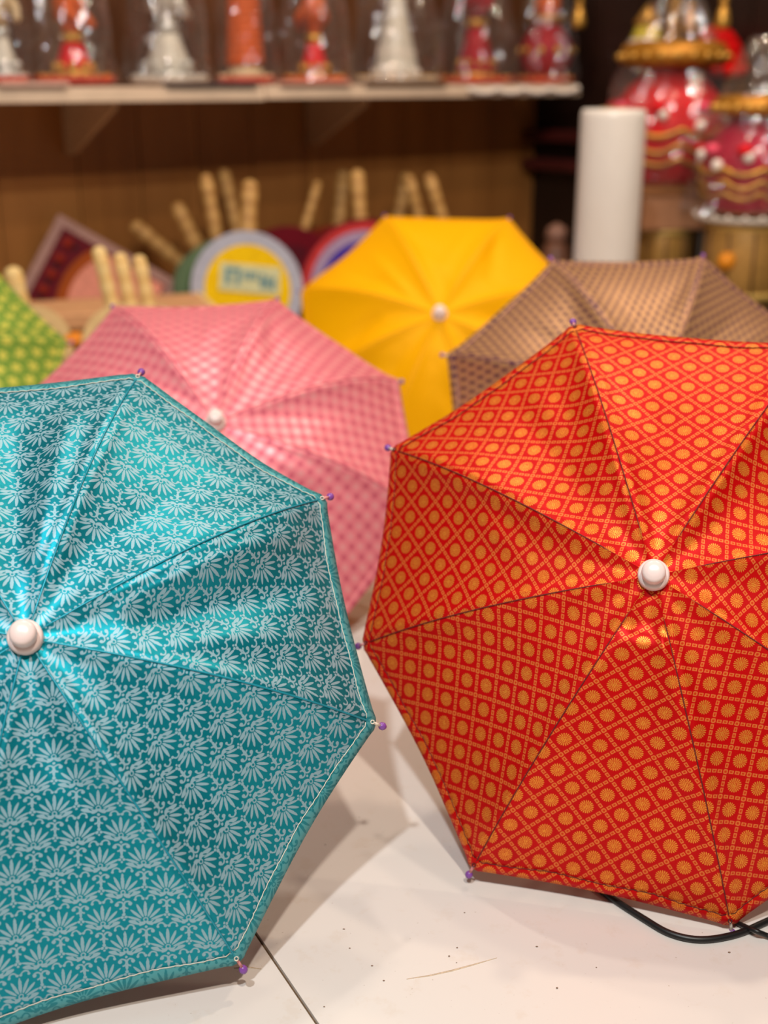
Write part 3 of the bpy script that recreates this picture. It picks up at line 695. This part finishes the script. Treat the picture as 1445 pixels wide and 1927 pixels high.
def pot(px, py, rpx, z0, label, body, rnd_seed, off=.20, lidw=1.0):
    q = rackpt(px, py, off); k = (q-ORG).dot(FWD)/F_PX; r = rpx*k
    rt = empty('decorated_pot', (q.x, q.y, z0)); tag(rt, label, 'pot', 'red and gold decorated pots on the rack')
    prof = [(r*.5, 0), (r*.7, .006), (r*.93, r*.45), (r, r*.9), (r*.92, r*1.35), (r*.66, r*1.68), (r*.5, r*1.8), (r*.5, r*1.95)]
    lathe('pot_body', prof, body, rt, 48)
    lathe('foot_ring', [(r*.5, -.0005), (r*.62, 0), (r*.66, .008), (r*.55, .012)], gold, rt, 36)
    def prad(z):
        for (ra, za), (rb, zb) in zip(prof, prof[1:]):
            if za <= z <= zb: return ra+(rb-ra)*(z-za)/(zb-za)
        return r*.5
    for zz, am in ((.95, .12), (.72, .16), (.48, .12)):          # draped gold garlands
        pts = []
        for i in range(97):
            a = 2*pi*i/96; z = r*(zz-am*abs(sin(a*4)))
            ra = prad(z)+.003; pts.append((ra*cos(a), ra*sin(a), z))
        tube('garland', pts, .0042, gold, rt, 7)
    for i in range(10):
        a = 2*pi*i/10; z = r*(1.18 if i % 2 else 1.0); ra = prad(z)+.004
        ball('pearl_cluster', (ra*cos(a), ra*sin(a), z), .0095, pearl, rt, 10)
    for i in range(8):
        a = 2*pi*(i+.5)/8; z = r*1.3; ra = prad(z)+.003
        ball('rosette', (ra*cos(a), ra*sin(a), z), .014, (plain('hot_pink_cloth', (232, 70, 100), .5), c_red)[i % 2], rt, 10, (1, 1, .7))
    lathe('brim', [(r*.52, r*1.93), (r*.9*lidw, r*1.98), (r*.93*lidw, r*2.12), (r*.85*lidw, r*2.3), (r*.6*lidw, r*2.36), (.002, r*2.37)], plain('antique_gold', (186, 124, 34), .45, .5, .25, 90), rt, 44)
    parts = [ball_d((r*.92*lidw*cos(a), r*.92*lidw*sin(a), r*2.1), .007, 8) for a in [2*pi*i/22 for i in range(22)]]
    v, f = join(parts); mesh('brim_beads', v, f, gold, rt)
    v, f = wrap_d(r*1.12, r*3.4, rnd_seed, zb=.004); mesh('cellophane_wrap', v, f, cello, rt, smooth=False)
    return q, r
drum(1245, 115, RZ, .225, 'small gold woven drum on the rack beside the film roll')
bq = rackpt(1250, 370); bxo = empty('tan_box', (bq.x, bq.y, .2255), (0, 0, radians(12))); tag(bxo, 'tan cloth covered box under the red pot', 'box')
tanm = plain('tan_cloth', (186, 130, 92), .6, 0, .12); box('box_body', -.066, .066, -.06, .06, 0, .062, tanm, bxo, .003); box('box_lid', -.069, .069, -.063, .063, .062, .078, plain('tan_lid', (170, 112, 66), .6), bxo, .003)
pot(1258, 230, 108, .3045, 'red pot with gold garlands and a wide gold brim behind the film roll', c_red, 4)
drum(1405, 150, RZ, .262, 'large gold woven drum with an orange flower at the right edge', True, .30)
tq = rackpt(1410, 365, .30); tr = empty('pale_tray', (tq.x, tq.y, .2625)); tag(tr, 'pale shallow tray under the crimson pot', 'tray')
lathe('tray_plate', [(.06, 0), (.082, .003), (.088, .012), (.084, .012), (.06, .006), (.001, .006)], c_traywht, tr, 40)
tb = [ball_d((.085*cos(a), .085*sin(a), .013), .004, 8) for a in [2*pi*i/20 for i in range(20)]]; v, f = join(tb); mesh('tray_beads', v, f, pearl, tr)
pot(1418, 235, 92, .276, 'crimson pot with gold garlands at the right edge of the frame', cloth('raspberry_satin', (190, 18, 62)), 6, .30, .9)

# things on and above the rack behind the pots
def upright(name, px, py, off, label, cat): q = rackpt(px, py, off); e = empty(name, (q.x, q.y, RZ)); tag(e, label, cat); return e
e = upright('gold_pillar', 1268, 60, .05, 'slim gold pillar standing behind the red pot', 'pillar')
lathe('pillar_shaft', [(.016, .02), (.013, .03), (.0115, .3), (.013, .5), (.016, .52)], gold, e, 24); lathe('pillar_foot', [(.03, 0), (.03, .01), (.018, .02)], gold, e, 24); lathe('pillar_top', [(.016, .52), (.026, .53), (.026, .545), (.002, .56)], gold, e, 24)
e = upright('yellow_lantern', 1218, 60, .055, 'yellow lantern with a pale band left of the gold pillar', 'lantern')
lathe('stand', [(.025, 0), (.025, .01), (.006, .015), (.006, .36), (.02, .37)], gold, e, 20); lathe('lantern_body', [(.02, .37), (.034, .378), (.036, .40), (.03, .43), (.022, .45)], plain('lemon_paint', (214, 196, 40), .35), e, 28); lathe('lantern_band', [(.031, .41), (.0365, .412), (.035, .424), (.03, .426)], pearl, e, 28); lathe('lantern_top', [(.022, .45), (.028, .455), (.01, .48), (.002, .49)], gold, e, 24)
e = upright('red_turban', 1350, 70, .045, 'bright red rounded turban behind the gold brim', 'turban')
lathe('bust_stand', [(.03, 0), (.03, .012), (.008, .02), (.008, .34), (.035, .36)], darkwood, e, 20)
v, f = join([tube_d([(cos(a)*(.05-.007*i), sin(a)*(.05-.007*i), .37+.014*i+.006*sin(a+i)) for a in [2*pi*j/28 for j in range(29)]], .0125, 8) for i in range(5)]); mesh('wound_cloth', v, f, cloth('scarlet_satin', (222, 14, 16)), e)
lathe('crown', [(.035, .36), (.042, .39), (.03, .43), (.002, .44)], c_red, e, 24)
hang = [(1190, 1300, 20, 'gold tassel hanging above the red pot'), (0, 1362, 10, 'gold tassel hanging near the right edge'), (0, 1090, 12, 'gold tassel hanging beside the wall shelf')]
for _, px, py, lb in hang:
    q = rackpt(px, py, .10); e = empty('hanging_tassel', (q.x, q.y, q.z-.02)); tag(e, lb, 'tassel', 'gold tassels hanging above the rack')
    tube('cord', [(0, 0, .03), (0, 0, HGT-q.z)], .0015, gold, e, 6); lathe('tassel_skirt', [(.012, -.02), (.014, -.01), (.009, .014), (.004, .02)], gold, e, 16); ball('tassel_knob', (0, 0, .026), .008, gold, e)
q = rackpt(1046, 468, .12); e = empty('clay_jar', (q.x, q.y, 0)); tag(e, 'brown clay jar standing in the dark corner by the yellow umbrella', 'jar')
lathe('jar_body', [(.03, 0), (.036, .01), (.04, .08), (.03, .14), (.018, .165)], plain('clay', (130, 84, 62), .5), e, 24); lathe('jar_lid', [(.019, .165), (.024, .17), (.02, .19), (.002, .2)], plain('clay_lid', (160, 114, 94), .5), e, 24)
e = upright('white_flower', 1385, 492, .30, 'white cloth flower on the rack below the large drum', 'flower')
for i in range(7):
    a = 2*pi*i/7; ball('petal', (.014*cos(a), .014*sin(a), .012), .0115, c_wht, e, 10, (1, 1, .8))
ball('flower_heart', (0, 0, .02), .008, pearl, e)
q = at(1440, 575, 1.75); q.z = 0; e = empty('brass_plate', (q.x+.03, q.y, 0)); tag(e, 'round brass plate with an orange garland behind the purple umbrella', 'plate')
lathe('plate_stack', [(.05, 0), (.055, .09), (.09, .105), (.095, .112), (.085, .112), (.001, .108)], gold, e, 36)
v, f = join([ball_d((.07*cos(a), .07*sin(a), .122), .013, 9) for a in [2*pi*i/15 for i in range(15)]]); mesh('marigold_garland', v, f, plain('marigold', (250, 140, 10), .6, 0, .2), e)
q = at(142, 640, 1.62); mg = empty('marigold_flower', (q.x, q.y, 0)); tag(mg, 'orange marigold between the green and pink umbrellas', 'flower')
tube('stem', [(0, 0, 0), (.004, 0, q.z*.5), (0, 0, q.z-.006)], .003, grn_c, mg, 8); v, f = join([ball_d((.010*cos(a)*k_, .010*sin(a)*k_, q.z+.006*(1-k_)), .007, 8) for k_ in (1, .45) for a in [2*pi*i/8 for i in range(8)]]); mesh('blossom', v, f, plain('marigold', (250, 140, 10)), mg)

# ------------------------------------------------------------------ cables and crumbs on the floor
cab = plain('black_rubber', (16, 15, 15), .42, 0, .1)
def spline(P, n=14):
    out = []
    for i in range(len(P)-1):
        p0, p1, p2, p3 = P[max(i-1, 0)], P[i], P[i+1], P[min(i+2, len(P)-1)]
        for j in range(n):
            t = j/n; out.append(.5*((2*p1)+(p2-p0)*t+(2*p0-5*p1+4*p2-p3)*t*t+(3*p1-p0-3*p2+p3)*t**3))
    out.append(P[-1]); return out
c1 = [onz(x, y, .0022) for x, y in ((960, 1560), (1060, 1620), (1140, 1682), (1210, 1728), (1262, 1757), (1320, 1768), (1385, 1758), (1445, 1733), (1540, 1690), (1700, 1640), (1950, 1560), (2300, 1500), (2800, 1380))]
tag(tube('power_cable', spline(c1), .0021, cab, None, 10), 'thick black cable curving out from under the red umbrella', 'cable')
c2 = [onz(x, y, .0022) for x, y in ((1300, 1690), (1350, 1716), (1390, 1738))] + [onz(1422, 1752, .0056), onz(1452, 1764, .0022), onz(1540, 1800, .0022), onz(1680, 1850, .0022), onz(1900, 1900, .0022), onz(2300, 1930, .0022), onz(2900, 1880, .0022)]
tag(tube('power_cable', spline(c2), .0016, cab, None, 10), 'thin black cable crossing over the thick one at the right edge', 'cable')
parts = []
for (px, py) in ((874, 1718), (676, 1538), (658, 1785), (722, 1846), (859, 1812), (1122, 1821), (1372, 1793), (1048, 1860), (647, 1749), (885, 1592), (610, 1895), (845, 1800), (612, 1590), (860, 1784), (1460, 1880), (1010, 1782), (700, 1818)):
    q = onz(px, py); s_ = random.uniform(.00028, .0006); parts.append(ball_d((q.x, q.y, s_*.6), s_, 6, (1+random.random(), 1, .7)))
v, f = join(parts); cr = mesh('floor_crumbs', v, f, plain('crumb', (140, 112, 92), .9, 0, .3)); tag(cr, 'tiny dark crumbs scattered on the white floor', 'crumbs'); cr['kind'] = 'stuff'
